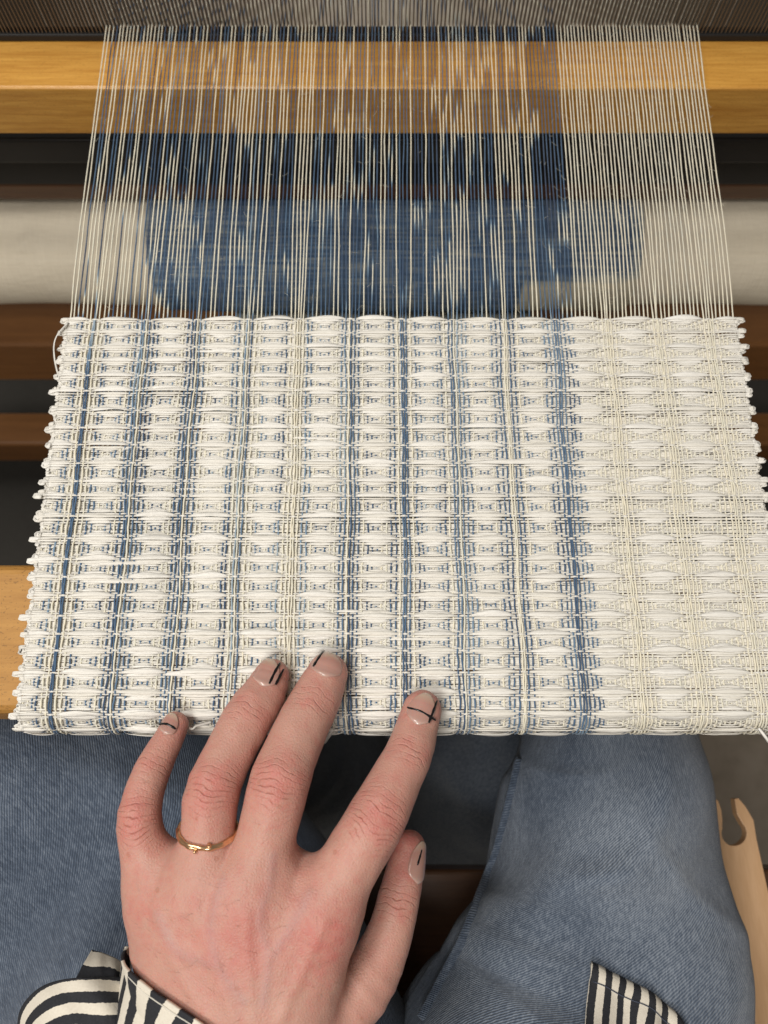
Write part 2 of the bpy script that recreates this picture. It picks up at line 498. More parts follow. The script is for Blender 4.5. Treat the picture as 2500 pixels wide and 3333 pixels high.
# ------------------------------------------------------------------ woven cloth
RF, YF, ZF = .011, .0255, 0.0           # fold radius, fold start
ridge_py = [1040, 1083, 1130, 1172, 1224, 1272, 1335, 1392, 1450, 1507, 1566, 1614, 1680, 1754, 1820, 1876, 1939, 2004, 2063, 2117, 2188, 2253, 2325]
ridge_s = [float(un(0, q, 0)[1]) - YF for q in ridge_py]
ridge_s += [ridge_s[-1] - .0080, ridge_s[-1] - .0160]
NP = 10
pick_s, pick_d = [], []
for a, b in zip(ridge_s[:-1], ridge_s[1:]):
    for k in range(NP):
        f = k / NP
        f = f + .035 * math.sin(2 * math.pi * f)      # picks crowd at the ridges
        pick_s.append(a + (b - a) * f); pick_d.append(min(k, NP - k) * 1.2)
pick_s.append(ridge_s[-1]); pick_d.append(0)
pick_s = np.array(pick_s) + rng.normal(0, .00007, len(pick_s)); pick_d = np.array(pick_d); NPK = len(pick_s)

C0, CW = .0415, .0764                    # first ridge column, cell width, as fractions of the width
ends = []                                # (c, k in 0..11, di, cell)
for cell in range(-1, 14):
    for k, f in [(0, .020)] + [(q, q / 12) for q in range(1, 12)] + [(0, .980)]:
        c = C0 + CW * (cell + f)
        if 0 <= c <= 1: ends.append((c, k, min(k, 12 - k), cell + (1 if f > .9 else 0)))
ends.sort()
NE = len(ends)
ec = np.array([e[0] for e in ends]); ek = np.array([e[1] for e in ends]); ed = np.array([e[2] for e in ends]); ecell = np.array([e[3] for e in ends])
xr0, xr1 = un(230 * 1.507, 90, 0)[0], un(1505 * 1.507, 90, 0)[0]
xf0, xf1 = un(146 * 1.507, 1035, 0)[0], un(1589 * 1.507, 1035, 0)[0]
xb0, xb1 = un(40 * 1.507, 2290, 0)[0], un(1715 * 1.507, 2290, 0)[0]
SF = ridge_s[0]                          # arc position of the fell
SR = YR - YF
def end_x(c, s):
    c = np.asarray(c); s = np.asarray(s)
    ce = np.interp(c, ec, np.linspace(0, 1, NE))
    t = np.clip(s / SF, 0, 1)
    xc = (xb0 + (xb1 - xb0) * c) * (1 - t) + (xf0 + (xf1 - xf0) * c) * t
    u = np.clip((s - SF) / (SR - SF), 0, 1.4)
    ue = np.clip((s - SF) / .05, 0, 1); cm = c * (1 - ue) + ce * ue
    return np.where(s <= SF, xc, (xf0 + (xf1 - xf0) * cm) * (1 - u) + (xr0 + (xr1 - xr0) * cm) * u)
def base(s):
    """arc position -> point (y,z) and normal (y,z)"""
    s = np.asarray(s, float)
    th = np.clip(-s / RF, 0, math.pi / 2)
    down = np.clip(-s - RF * math.pi / 2, 0, None)
    y = np.where(s >= 0, YF + s, YF - RF * np.sin(th))
    z = np.where(s >= 0, ZF, ZF - RF + RF * np.cos(th)) - down
    return y, z, -np.sin(th), np.cos(th)

# interlacement
S = ed[None, :] - pick_d[:, None]
par = (ek[None, :] + np.arange(NPK)[:, None]) % 2
UP = np.where(S >= 1.5, 0, np.where(S <= -1.5, 1, par)).astype(int)    # 1 = warp on top
# a few skipped picks, as hand weaving has
for _ in range(26):
    j = rng.integers(6, NPK - 6); c0 = rng.integers(5, NE - 22)
    UP[j, c0:c0 + rng.integers(5, 15)] = 0
AMP = .0014
zb = -AMP * np.minimum(ed[None, :], pick_d[:, None]) / 6.0
zw_warp = zb + np.where(UP == 1, .00046, -.00030)
zw_warp = zw_warp - .0003 * (pick_d[:, None] <= 1.6) * (ed[None, :] >= 2)
zw_weft = zb + np.where(UP == 1, -.00034, .00034) - .0003 * (S <= -1.5)
# float bulge of the weft
bulge = np.zeros((NPK, NE)); flen = np.zeros((NPK, NE)); frnd = np.zeros((NPK, NE))
for j in range(NPK):
    i = 0
    while i < NE:
        if UP[j, i] == 0:
            k = i
            while k < NE and UP[j, k] == 0: k += 1
            L = k - i
            t = (np.arange(L) + .5) / L
            if L > 2:
                bulge[j, i:k] = np.sin(np.pi * t ** rng.uniform(.7, 1.45)) ** .95 * min(1, (L - 1) / 8)
            frnd[j, i:k] = rng.random()
            flen[j, i:k] = L
            i = k
        else:
            i += 1
zw_weft = zw_weft + bulge * (.00014 + .00020 * (pick_d[:, None] == 0)) * (.5 + frnd)

# dye along each end
seq = []
g2 = np.random.default_rng(21)
while len(seq) < NE:
    seq += random.choice([[0, 0, 1, 1]] * 5 + [[0, 1, 1, 1]] * 4 + [[0, 1, 1]])
seq = np.array(seq[:NE])
ridge_col = {0: 'BB', 1: 'BW', 2: 'BW', 3: 'LW', 4: 'WW', 5: 'WB', 6: 'BB', 7: 'BW', 8: 'WW', 9: 'BB'}
cnt = {}
for i in range(NE):
    if ek[i] == 0 and ecell[i] in ridge_col:
        q = cnt.get(ecell[i], 0); cnt[ecell[i]] = q + 1
        seq[i] = {'B': 1, 'W': 0, 'L': 2}[ridge_col[ecell[i]][min(q, 1)]]
cut = C0 + CW * 9.36
seq[ec > cut] = 0
near9 = (ec > C0 + CW * 8.86) & (ec <= cut)
seq[near9] = 1
for k in (1, 7): # blue companions either side of the bold ridges
    seq[np.argmin(abs(ec - (C0 + CW * (k + .09))))] = 1
    seq[np.argmin(abs(ec - (C0 + CW * (k - .09))))] = 1
nA, nB = Noise1(11), Noise1(12)
GR = np.random.default_rng(44).uniform(0, .9, NE)
def dye_of(i, y):
    if seq[i] == 0: return np.full_like(y, .02 + .05 * random.random())
    grp = i // 3
    tone = np.where(y > YF + SF + .001, .74, .64) + .28 * nA(grp * 7.3 + y * 22) + .12 * (random.random() - .5)
    if seq[i] == 2: tone = tone * .6
    loose = y > YF + SF + .001
    gap = nB(grp * 13.7 + GR[i] + y * 44)
    g = np.clip((gap - .70) / .18, 0, 1) * loose * .95
    paleness = np.clip((nA(grp * 3.1 + 40 + y * 14) - .62) * 1.5, 0, .45) * (~loose)
    if ec[i] < C0 + CW * 1.6:
        g = np.maximum(g, np.clip((nB(i * 5.7 + y * 30) - .50) / .05, 0, 1) * loose * (y < YF + SF + .07))
    return np.clip(tone - g - paleness * tone, .03, 1)

cloth = thing('woven_cloth', 'waffle woven cloth of white ribbon on blue and cream warp', 'woven cloth', (0, YF, -.0045))
RW = .00033
def smooth1(a, n=1):
    for _ in range(n):
        b = a.copy(); b[1:-1] = .25 * a[:-2] + .5 * a[1:-1] + .25 * a[2:]; a = b
    return a
# warp threads
order = np.arange(NPK)[::-1]
s_up = pick_s[::-1]
for i in range(NE):
    sj = s_up; zj = zw_warp[::-1, i]
    sd = np.linspace(0, NPK - 1, (NPK - 1) * 2 + 1)
    ss = np.interp(sd, np.arange(NPK), sj)
    hh = smooth1(np.interp(sd, np.arange(NPK), zj), 1)
    sl = np.linspace(SF, SR + .075, 46)[1:]
    lay = .00012 * (1 if i % 2 else -1) - (.0004 if seq[i] == 1 else -.0001)
    hl = lay * np.clip((sl - SF) / .03, 0, 1) + zw_warp[0, i] * np.clip(1 - (sl - SF) / .012, 0, 1)
    s_all = np.concatenate([ss, sl]); h_all = np.concatenate([hh, hl])
    x = end_x(ec[i], s_all)
    x[:len(ss)] += (.00010 * np.sin(s_all[:len(ss)] * 900 + i * 2.1)) + rng.normal(0, .00003, len(ss)) + .0006 * sum(np.sin(s_all[:len(ss)] * b + ec[i] * a + c) for a, b, c in ((21, 70, .3), (34, 130, 2.), (13, 45, 4.))) / 3 * np.clip((SF - s_all[:len(ss)]) / .02, 0, 1)
    wob = np.interp(s_all, np.linspace(s_all[0], s_all[-1], 24), rng.normal(0, .00016, 24))
    x += wob
    # at the reed every thread passes between two wires
    xw = -.24 + (np.round((end_x(ec[i], SR) + .24) / .0021333 - .5) + .5) * .0021333
    pull = np.clip((s_all - SF) / (SR - SF), 0, 1) ** 2
    x = x + (xw - end_x(ec[i], SR) + (.0003 if i % 2 else -.0003)) * pull * 0
    y, z, ny, nz = base(s_all)
    P = np.stack([x, y + ny * h_all, z + nz * h_all], -1)
    rad = np.full(len(P), RW) * (1 + .10 * np.interp(s_all, np.linspace(s_all[0], s_all[-1], 90), rng.normal(0, 1, 90)))
    rad = np.where(s_all > SF, rad * .94, rad)
    flat_ = np.where(s_all > SF, 1.0, 1.15)
    V, Q, T = tube(P, rad * flat_ * 1.1, rad * 1.0, n=4, normal=np.stack([np.zeros_like(ny), ny, nz], -1), ang=np.array([.785, 2.356, 3.927, 5.498]))
    dy = dye_of(i, s_all + YF)
    dye = np.append(np.repeat(dy, 4), [dy[0], dy[-1]])
    link('warp_thread', make_mesh('warp_thread', V, Q, T, attrs={'dye': dye}), M['warp'], cloth)

gW = np.random.default_rng(33)
WAV = [(gW.uniform(8, 60), gW.uniform(60, 500), gW.uniform(0, 6.28)) for _ in range(9)]
def drift(x, s_):
    return sum(np.sin(a * x + b * s_ + c) for a, b, c in WAV) / 9 * .00075
# weft ribbons
SUB = 3
for j in range(NPK):
    s0 = pick_s[j]
    xe = end_x(ec, s0)
    idx = np.linspace(0, NE - 1, (NE - 1) * SUB + 1)
    x = np.interp(idx, np.arange(NE), xe)
    h = smooth1(np.interp(idx, np.arange(NE), zw_weft[j]), 2)
    bl = smooth1(np.interp(idx, np.arange(NE), bulge[j]), 2)
    fr = np.interp(idx, np.arange(NE), frnd[j])
    fl_ = np.interp(idx, np.arange(NE), flen[j])
    main = 1.0 if pick_d[j] == 0 else ((.75 if (j % NP) < 3 else .4) if pick_d[j] < 2.9 else .3)
    w = .00042 + bl * main * (.00042 + .00050 * fr)
    under = np.interp(idx, np.arange(NE), UP[j].astype(float))
    w = w - .00004 * smooth1(under, 3)
    ds = (fr - .5) * bl * .0006 + np.interp(np.arange(len(x)), np.linspace(0, len(x), 40), rng.normal(0, .00008, 40))
    ds = ds + drift(x, s0)
    if pick_d[j] == 0: ds = ds + .00035 * bl
    # selvedge loops: join with the neighbouring pick
    big = 1.0 if pick_d[j] <= 1.6 else .5
    def tail(side, nb):
        nb = min(max(nb, 0), NPK - 1)
        d = (.0022 + .0026 * rng.random()) if pick_d[j] == 0 else (.0018 + .0016 * rng.random()) if pick_d[j] < 1.6 else (.0010 + .0008 * rng.random())
        e = xe[0] if side < 0 else xe[-1]
        n = 10
        t = np.linspace(0, 1, n + 1)[1:]
        ph_ = t * 2.75                                   # the ribbon turns round and back into the cloth
        sg_ = 1 if pick_s[nb] > s0 else -1
        hr_ = max(abs(pick_s[nb] - s0) * .5, .00035) * rng.uniform(.8, 1.3)
        tx = e + side * d * np.sin(ph_)
        dsn = sg_ * hr_ * (1 - np.cos(ph_)) + rng.normal(0, .0002) * t
        hz = h[0 if side < 0 else -1] + rng.normal(0, .0004) * t - .0014 * t * rng.random()
        ww = .00046 + (.00045 + .0005 * rng.random()) * big * np.sin(t * math.pi * .75)
        return tx, dsn, hz, ww
    la, lb = (j - 1, j + 1) if j % 2 else (j + 1, j - 1)
    tx0, ds0, hz0, w0 = tail(-1, la); tx1, ds1, hz1, w1 = tail(1, lb)
    X = np.concatenate([tx0[::-1], x, tx1]); DS = np.concatenate([ds0[::-1] + ds[0], ds, ds1 + ds[-1]])
    Hh = np.concatenate([hz0[::-1], h, hz1]); Wd = np.concatenate([w0[::-1], w, w1])
    FR = np.concatenate([np.full(len(tx0), rng.random()), fr, np.full(len(tx1), rng.random())])
    s_ = s0 + DS
    y, z, ny, nz = base(s_)
    P = np.stack([X, y + ny * Hh, z + nz * Hh], -1)
    th = np.clip(Wd * .55, .00026, .00042)
    tws = np.interp(np.arange(len(X)), np.linspace(0, len(X), 30), rng.normal(0, .28, 30))
    V, Q, T = tube(P, Wd, th, n=6, normal=np.stack([np.zeros_like(ny), ny, nz], -1), twist=tws, ang=np.array([0, .40, math.pi - .40, math.pi, math.pi + .40, -.40]))
    ac = np.array([1, .92, -.92, -1, -.92, .92])[None, :] * Wd[:, None] * 1000
    rcv = np.stack([np.repeat(X * 1000, 6) + j * 71.0, (ac + .3).ravel() , np.repeat(np.clip(.25 + .75 * FR, 0, 1), 6)], -1)
    rcv = np.vstack([rcv, rcv[0], rcv[-1]])
    link('weft_ribbon', make_mesh('weft_ribbon', V, Q, T, attrs={'rc': rcv}), M['ribbon'], cloth)

# loose lint on the open warp
LV, LQ, LT = [], [], []; lo_ = 0
gL = np.random.default_rng(8)
for _ in range(420):
    cq = gL.random() if gL.random() < .5 else gL.uniform(.72, 1.0)
    sq = gL.uniform(SF + .004, SR - .01)
    p0 = np.array([end_x(np.array([cq]), np.array([sq]))[0], YF + sq, .0004])
    an_ = gL.uniform(0, 6.28); L_ = gL.uniform(.0012, .004); t_ = np.linspace(0, 1, 5)[:, None]
    dr = np.array([math.cos(an_), math.sin(an_), gL.uniform(-.1, .5)])
    cv = np.array([-math.sin(an_), math.cos(an_), 0]) * gL.normal(0, .6)
    v_, q_, t3 = tube(p0 + dr * L_ * t_ + cv * L_ * t_ ** 2, .000045, n=3)
    LV.append(v_); LQ.append(q_ + lo_); LT.append(t3 + lo_); lo_ += len(v_)
lint = link('lint', make_mesh('lint', np.vstack(LV), np.vstack(LQ), np.vstack(LT), attrs={'dye': np.zeros(lo_)}), M['warp'], cloth); lint['kind'] = 'stuff'
def ribbon_tail(pts, w, tone=.9, n=26):
    """pts rows: px, py, z"""
    P = catmull([un(a, b, c) for a, b, c in pts], n)
    t = np.linspace(0, 1, n)
    V, Q, T = tube(P, w * (1 - .3 * t), .00016, n=4, twist=np.sin(t * 4) * .5)
    rcv = np.stack([np.repeat(t * 30, 4), np.tile([w * 1000, 0, -w * 1000, 0], n), np.full(4 * n, tone)], -1)
    rcv = np.vstack([rcv, rcv[0], rcv[-1]])
    link('ribbon_tail', make_mesh('ribbon_tail', V, Q, T, attrs={'rc': rcv}), M['ribbon'], cloth)
ribbon_tail([(222, 1050, 0), (190, 1085, .002), (176, 1120, .001), (178, 1170, -.002), (195, 1240, 0)], .0006)
ribbon_tail([(690, 2350, -.003), (640, 2362, .001), (625, 2372, .002), (600, 2360, .002)], .0007)
ribbon_tail([(2470, 2370, -.003), (2500, 2410, -.004), (2530, 2450, -.010)], .0008)
ribbon_tail([(1080, 2375, -.006), (1065, 2400, -.010), (1052, 2418, -.014)], .0013)
# cloth carried on from the breast beam back to the roller
ys = np.linspace(0, 1, 30)
pa = catmull([(0, .0205, -.020), (0, .0212, -.050), (0, .06, -.10), (0, CY - .03, CZ - .028)], 30)
xs = np.linspace(-.12, .12, 20)
V = np.stack([np.broadcast_to(xs[None], (30, 20)), np.broadcast_to(pa[:, 1:2], (30, 20)), np.broadcast_to(pa[:, 2:3], (30, 20))], -1)
me = make_mesh('cloth_underside', V, quads=grid_faces(30, 20), attrs={'dye': np.full(600, .3)})
o = link('cloth_underside', me, M['rolled'], cloth)
o.modifiers.new('thick', 'SOLIDIFY').thickness = .0015

# ------------------------------------------------------------------ bench, shuttle
bench = thing('bench', 'dark brown wooden weaving bench under the seated person', 'bench', (0, -.3, -.66))
ZB = -.215
yb = float(un(1250, 2830, ZB)[1])
rounded_box('seat_board', (-.45, yb - .32, ZB - .03), (.45, yb, ZB), .003, M['wood_dark'], bench)
rounded_box('front_apron', (-.42, yb - .035, ZB - .11), (.42, yb - .012, ZB - .030), .002, M['wood_dark'], bench)
for sx in (-1, 1):
    rounded_box('bench_leg', (sx * .38 - .02, yb - .07, -.66), (sx * .38 + .02, yb - .036, ZB - .0305), .002, M['wood_dark'], bench)
    rounded_box('bench_leg', (sx * .38 - .02, yb - .30, -.66), (sx * .38 + .02, yb - .26, ZB - .0305), .002, M['wood_dark'], bench)

ZS = ZB + .012
def zp(zx, zy):                         # close-up reading of the shuttle -> photograph pixels
    return (2150 + zx / 2.25, 2350 + zy / 2.25)
circ = [(540 + 92 * math.cos(a), 815 + 92 * math.sin(a)) for a in np.linspace(math.radians(-45), math.radians(205), 18)]
outl = [(572, 558), (625, 620), (683, 720), (705, 860), (800, 1290), (900, 1700), (1060, 2400), (1400, 3900),
        (1080, 3950), (760, 2500), (600, 1750), (505, 1300), (400, 880), (368, 740), (380, 640), (408, 565),
        (425, 580), (446, 640), (455, 720), (452, 768)]
pol = outl + circ[::-1] + [(585, 715), (563, 675), (553, 620), (545, 562)]
P2 = np.array([un(*zp(a, b), ZS) for a, b in pol])
import bmesh
bm = bmesh.new()
vs = [bm.verts.new(p) for p in P2]
fc = bm.faces.new(vs)
if fc.normal.z < 0: fc.normal_flip()
bm.normal_update()
ex = bmesh.ops.extrude_face_region(bm, geom=[fc])
for v in ex['geom']:
    if isinstance(v, bmesh.types.BMVert): v.co.z -= .007
bmesh.ops.triangulate(bm, faces=[f for f in bm.faces if len(f.verts) > 4])
bmesh.ops.recalc_face_normals(bm, faces=bm.faces)
me = bpy.data.meshes.new('stick_shuttle'); bm.to_mesh(me); bm.free()
sh = link('stick_shuttle', me, M['wood_shuttle'])
bv = sh.modifiers.new('worn_edges', 'BEVEL'); bv.width = .0009; bv.segments = 2; bv.limit_method = 'ANGLE'
sh['label'] = 'pale wooden stick shuttle with a hooked notch beside the thigh'; sh['category'] = 'shuttle'

# ------------------------------------------------------------------ hand (signed distance field -> one skin)
def crop(cx, cy):                       # close-up reading of the hand -> photograph pixels
    return 300 + np.asarray(cx) * .7233, 2050 + np.asarray(cy) * .7233
def chain(rows, n):
    """rows: cx, cy, z mm, radius in close-up px -> sampled points and radii (m)"""
    R = np.array(rows, float)
    px, py = crop(R[:, 0], R[:, 1])
    P = un(px, py, R[:, 2] / 1000)
    rad = R[:, 3] * .7233 * axis_depth(P) / FPX
    Z = catmull(np.column_stack([P, rad]), n)
    return Z[:, :3], Z[:, 3]
FING = {
 'pinky': [(374, 428, 4.2, 59), (340, 500, 6.5, 68), (272, 628, 10, 82), (232, 745, 13, 88), (212, 850, 14.5, 98), (228, 960, 12.5, 104), (262, 1090, 9, 112), (290, 1200, 6.5, 116)],
 'ring': [(806, 212, 6.3, 80), (775, 285, 7.8, 98), (703, 392, 12, 112), (612, 565, 16.5, 112), (540, 730, 20, 124), (524, 870, 19.5, 120), (505, 1010, 17, 120), (470, 1180, 14, 124)],
 'middle': [(1058, 196, 7.3, 92), (1018, 290, 9.2, 110), (962, 400, 13, 117), (890, 560, 18, 127), (840, 700, 22, 138), (805, 840, 21, 134), (770, 980, 19, 130), (705, 1200, 17, 136)],
 'index': [(1485, 360, 6.8, 87), (1458, 450, 8.3, 95), (1422, 565, 12, 107), (1352, 700, 15.5, 119), (1285, 840, 18.5, 134), (1205, 975, 18.5, 138), (1125, 1110, 17, 140), (1050, 1270, 15, 142)],
}
THUMB = [(1428, 975, -9, 70), (1408, 1080, -9.5, 84), (1378, 1215, -9, 94), (1345, 1350, -8, 102), (1290, 1490, -7, 116), (1205, 1620, -5, 136), (1080, 1740, -4, 155)]
META = [
 [(290, 1180, 7, 118), (300, 1320, 4, 128), (335, 1480, 1, 140), (450, 1680, -2, 165), (560, 1820, -4, 175)],
 [(470, 1190, 13.5, 124), (490, 1360, 11, 134), (530, 1540, 7, 150), (600, 1720, 2, 170)],
 [(705, 1210, 16.5, 136), (705, 1380, 14, 142), (715, 1560, 9, 156), (720, 1760, 3, 175)],
 [(1050, 1280, 14.5, 142), (1025, 1420, 12, 146), (965, 1570, 8, 160), (860, 1740, 2, 185), (760, 1860, -2, 190)],
 [(905, 1100, 9.5, 105), (880, 1230, 14.5, 125), (868, 1400, 12.5, 140), (850, 1560, 8, 150)],     # between middle and index
 [(600, 1080, 11, 100), (590, 1220, 14, 118), (605, 1400, 11.5, 136), (650, 1650, 4, 160)],
 [(385, 1090, 6, 95), (380, 1220, 10, 108), (400, 1400, 7.5, 130), (480, 1600, 2, 150)],
]
FOREARM = [(900, 1720, -3, 200), (760, 1830, -3, 235), (600, 1950, -5, 255), (420, 2180, -12, 265), (150, 2560, -24, 290), (-250, 3150, -45, 330)]
chains = {k: chain(v, 14) for k, v in FING.items()}
thumbc = chain(THUMB, 13)
metac = [chain(v, 6) for v in META]
forec = chain(FOREARM, 12)

def sd_chain(P, C):
    c, r = C
    d = np.full(len(P), 1e3, np.float32)
    for a, b, ra, rb in zip(c[:-1], c[1:], r[:-1], r[1:]):
        ab = (b - a).astype(np.float32); L2 = float(ab @ ab)
        ap = P - a.astype(np.float32)
        t = np.clip((ap @ ab) / L2, 0, 1)
        q = ap - t[:, None] * ab
        dd = np.sqrt(np.einsum('ij,ij->i', q, q)) - (ra + (rb - ra) * t)
        np.minimum(d, dd, out=d)
    return d
def smin(a, b, k):
    h = np.clip(k - np.abs(a - b), 0, None) / k
    return np.minimum(a, b) - h * h * k * .25
def knuckle(name, idx):
    c, r = chains[name]; return c[idx], r[idx]
MCP = [un(*crop(a, b), z / 1000) for a, b, z in ((285, 1150, 8), (465, 1230, 14), (700, 1275, 17.5), (1055, 1300, 16))]
def sdf(P):
    P = np.asarray(P, np.float32)
    palm = None
    for C in metac:
        d = sd_chain(P, C)
        palm = d if palm is None else smin(palm, d, .013)
    palm = smin(palm, sd_chain(P, forec), .014)
    fing = None
    for C in chains.values():
        d = sd_chain(P, C)
        fing = d if fing is None else smin(fing, d, .0012)
    d = smin(palm, fing, .0085)
    th = sd_chain(P, thumbc)
    d = smin(d, th, .0045)
    return d
def sgrad(P, e=2.5e-4):
    g = np.stack([sdf(P + np.eye(3)[k] * e) - sdf(P - np.eye(3)[k] * e) for k in range(3)], -1)
    return g / (np.linalg.norm(g, axis=1, keepdims=True) + 1e-9)

def mesh_sdf(lo, hi, h):
    lo, hi = np.array(lo), np.array(hi)
    # coarse pass
    K = 5
    nc = np.ceil((hi - lo) / (h * K)).astype(int)
    cg = np.stack(np.meshgrid(*[lo[a] + (np.arange(nc[a]) + .5) * h * K for a in range(3)], indexing='ij'), -1)
    cd = sdf(cg.reshape(-1, 3)).reshape(nc)
    n = nc * K
    f = np.repeat(np.repeat(np.repeat(np.where(cd > 0, 1.0, -1.0).astype(np.float32), K, 0), K, 1), K, 2)
    near = np.argwhere(np.abs(cd) < h * K * 1.35)
    off = np.stack(np.meshgrid(*[np.arange(K)] * 3, indexing='ij'), -1).reshape(-1, 3)
    ii = (near[:, None, :] * K + off[None]).reshape(-1, 3)
    for a in range(0, len(ii), 400000):
        q = ii[a:a + 400000]
        f[q[:, 0], q[:, 1], q[:, 2]] = sdf(lo + (q + .5) * h)
    # surface nets
    s = f < 0
    cs = [s[:-1, :-1, :-1], s[1:, :-1, :-1], s[:-1, 1:, :-1], s[1:, 1:, :-1], s[:-1, :-1, 1:], s[1:, :-1, 1:], s[:-1, 1:, 1:], s[1:, 1:, 1:]]
    tot = sum(c.astype(np.int8) for c in cs)
    act = (tot > 0) & (tot < 8)
    cells = np.argwhere(act)
    vid = np.full(act.shape, -1, np.int32); vid[act] = np.arange(len(cells))
    acc = np.zeros((len(cells), 3)); w = np.zeros(len(cells))
    corner = np.array([(i & 1, (i >> 1) & 1, (i >> 2) & 1) for i in range(8)])
    vals = np.stack([f[cells[:, 0] + c[0], cells[:, 1] + c[1], cells[:, 2] + c[2]] for c in corner], -1)
    for a in range(8):
        for b in range(a + 1, 8):
            if bin(a ^ b).count('1') != 1: continue
            m_ = (vals[:, a] < 0) != (vals[:, b] < 0)
            t = vals[m_, a] / (vals[m_, a] - vals[m_, b])
            acc[m_] += corner[a] + (corner[b] - corner[a]) * t[:, None]; w[m_] += 1
    V = lo + (cells + acc / w[:, None] + .5) * h
    quads = []
    for ax in range(3):
        o1, o2 = [(1, 2), (2, 0), (0, 1)][ax]
        sl0 = [slice(None)] * 3; sl1 = [slice(None)] * 3
        sl0[ax] = slice(0, -1); sl1[ax] = slice(1, None)
        a_, b_ = s[tuple(sl0)], s[tuple(sl1)]
        e = np.argwhere(a_ != b_)
        e = e[(e[:, o1] > 0) & (e[:, o2] > 0) & (e[:, o1] < n[o1] - 1) & (e[:, o2] < n[o2] - 1)]
        def g(d1, d2):
            q = e.copy(); q[:, o1] -= d1; q[:, o2] -= d2; return vid[q[:, 0], q[:, 1], q[:, 2]]
        qd = np.stack([g(1, 1), g(0, 1), g(0, 0), g(1, 0)], -1)
        inside = a_[e[:, 0], e[:, 1], e[:, 2]]
        qd[~inside] = qd[~inside][:, ::-1]
        quads.append(qd)
    Q = np.vstack(quads); Q = Q[(Q >= 0).all(1)]
    return V, Q
V, Q = mesh_sdf((-.165, -.185, -.075), (.065, .075, .050), .00062)
for _ in range(2):
    V = V - sgrad(V) * sdf(V)[:, None]

# crease coordinates and redness
gN = np.random.default_rng(5)
dd = np.zeros(len(V))
for _ in range(60):
    kv = gN.normal(0, 1, 3); kv = kv / np.linalg.norm(kv) * gN.uniform(350, 1500)
    dd += np.sin(V @ kv + gN.uniform(0, 6.28)) / np.linalg.norm(kv) * 350
V = V + sgrad(V) * (dd * .000022)[:, None]
JO = []   # position, axis, half-length mm, lateral mm, strength, arc
for nme, ids in {'pinky': ((628, 212), (850, 212)), 'ring': ((392, 703), (730, 540)), 'middle': ((360, 985), (700, 840)), 'index': ((575, 1420), (850, 1280))}.items():
    c, r = chains[nme]
    rows = np.array(FING[nme])
    for q, (cyq, _) in enumerate(ids):
        k = np.interp(cyq, rows[:, 1], np.arange(len(rows))) / (len(rows) - 1) * (len(c) - 1)
        i = int(k); f = k - i
        p = c[i] * (1 - f) + c[i + 1] * f; rr = r[i] * (1 - f) + r[i + 1] * f
        ax = c[i] - c[i + 1]; ax /= np.linalg.norm(ax)
        JO.append((p, ax, rr, (4.5 if q == 0 else 8.5), (.9 if q == 0 else 1.0), q))
ti = 4
ax = thumbc[0][ti - 1] - thumbc[0][ti + 1]; ax /= np.linalg.norm(ax)
JO.append((thumbc[0][ti], ax, thumbc[1][ti], 5.5, .9, 0))
wr = np.zeros((len(V), 3)); red = np.zeros(len(V))
for p, ax, rr, su, st, q in JO:
    d = V - p; u = d @ ax * 1000
    lat = np.cross(ax, [0, 0, 1.0]); lat /= np.linalg.norm(lat)
    v = d @ lat * 1000; dist = np.linalg.norm(d, axis=1)
    JR = gN.uniform(0, 6, 2)
    mk = st * np.exp(-(u / su) ** 2 * .8) * np.exp(-(v / (rr * 1000 * 1.0)) ** 4) * (dist < rr * 2.2)
    if q == 1: mk *= np.clip((d[:, 2] * 1000) / 3, 0, 1)
    a = (u * (1 + .75 * (v / (rr * 1000)) ** 2) + .6 * np.sin(v * .5 + JR[0]) + JR[1]) if q == 1 else (u + .018 * v * v + .4 * np.sin(v * .7 + JR[0]) + JR[1])
    sel = mk > wr[:, 2]
    wr[sel] = np.column_stack([a[sel], v[sel], mk[sel]])
    red = np.maximum(red, (.75 if q else .40) * np.exp(-(u / (su * 1.2)) ** 2) * np.exp(-(v / (rr * 1000)) ** 2) * (dist < rr * 2))
for q, sg, am in zip(MCP, (.011, .010, .013, .014), (.45, .35, .65, .75)):
    red = np.maximum(red, am * np.exp(-(np.linalg.norm(V - q - np.array([0, -.006, .010]), axis=1) / sg) ** 2))
for nme in chains:
    red = np.maximum(red, .55 * np.exp(-(np.linalg.norm(V - chains[nme][0][0], axis=1) / .0095) ** 2))
red = np.maximum(red, .8 * np.exp(-(np.linalg.norm(V - thumbc[0][0], axis=1) / .016) ** 2))
# tendons and veins on the back of the hand
def polyd(pts):
    Pq = catmull([un(*crop(a, b), z / 1000) for a, b, z in pts], 24)
    d2 = np.full(len(V), 9.0)
    for q_ in range(23):
        ab = Pq[q_ + 1] - Pq[q_]; t_ = np.clip((V[:, :2] - Pq[q_, :2]) @ ab[:2] / (ab[:2] @ ab[:2]), 0, 1)
        d2 = np.minimum(d2, np.linalg.norm(V[:, :2] - Pq[q_, :2] - t_[:, None] * ab[:2], axis=1))
    return d2
NRM = sgrad(V); topf = np.clip(NRM[:, 2] * 2, 0, 1)
bumpd = np.zeros(len(V)); vein = np.zeros(len(V))
for pts in ([(470, 1240, 24), (540, 1450, 20), (650, 1700, 16)], [(700, 1290, 27), (710, 1480, 22), (740, 1720, 16)], [(1040, 1320, 26), (960, 1500, 20), (860, 1720, 16)], [(300, 1220, 16), (380, 1430, 14), (520, 1680, 12)]):
    d2 = polyd(pts); bumpd += .00042 * np.exp(-(d2 / .0022) ** 2) * topf
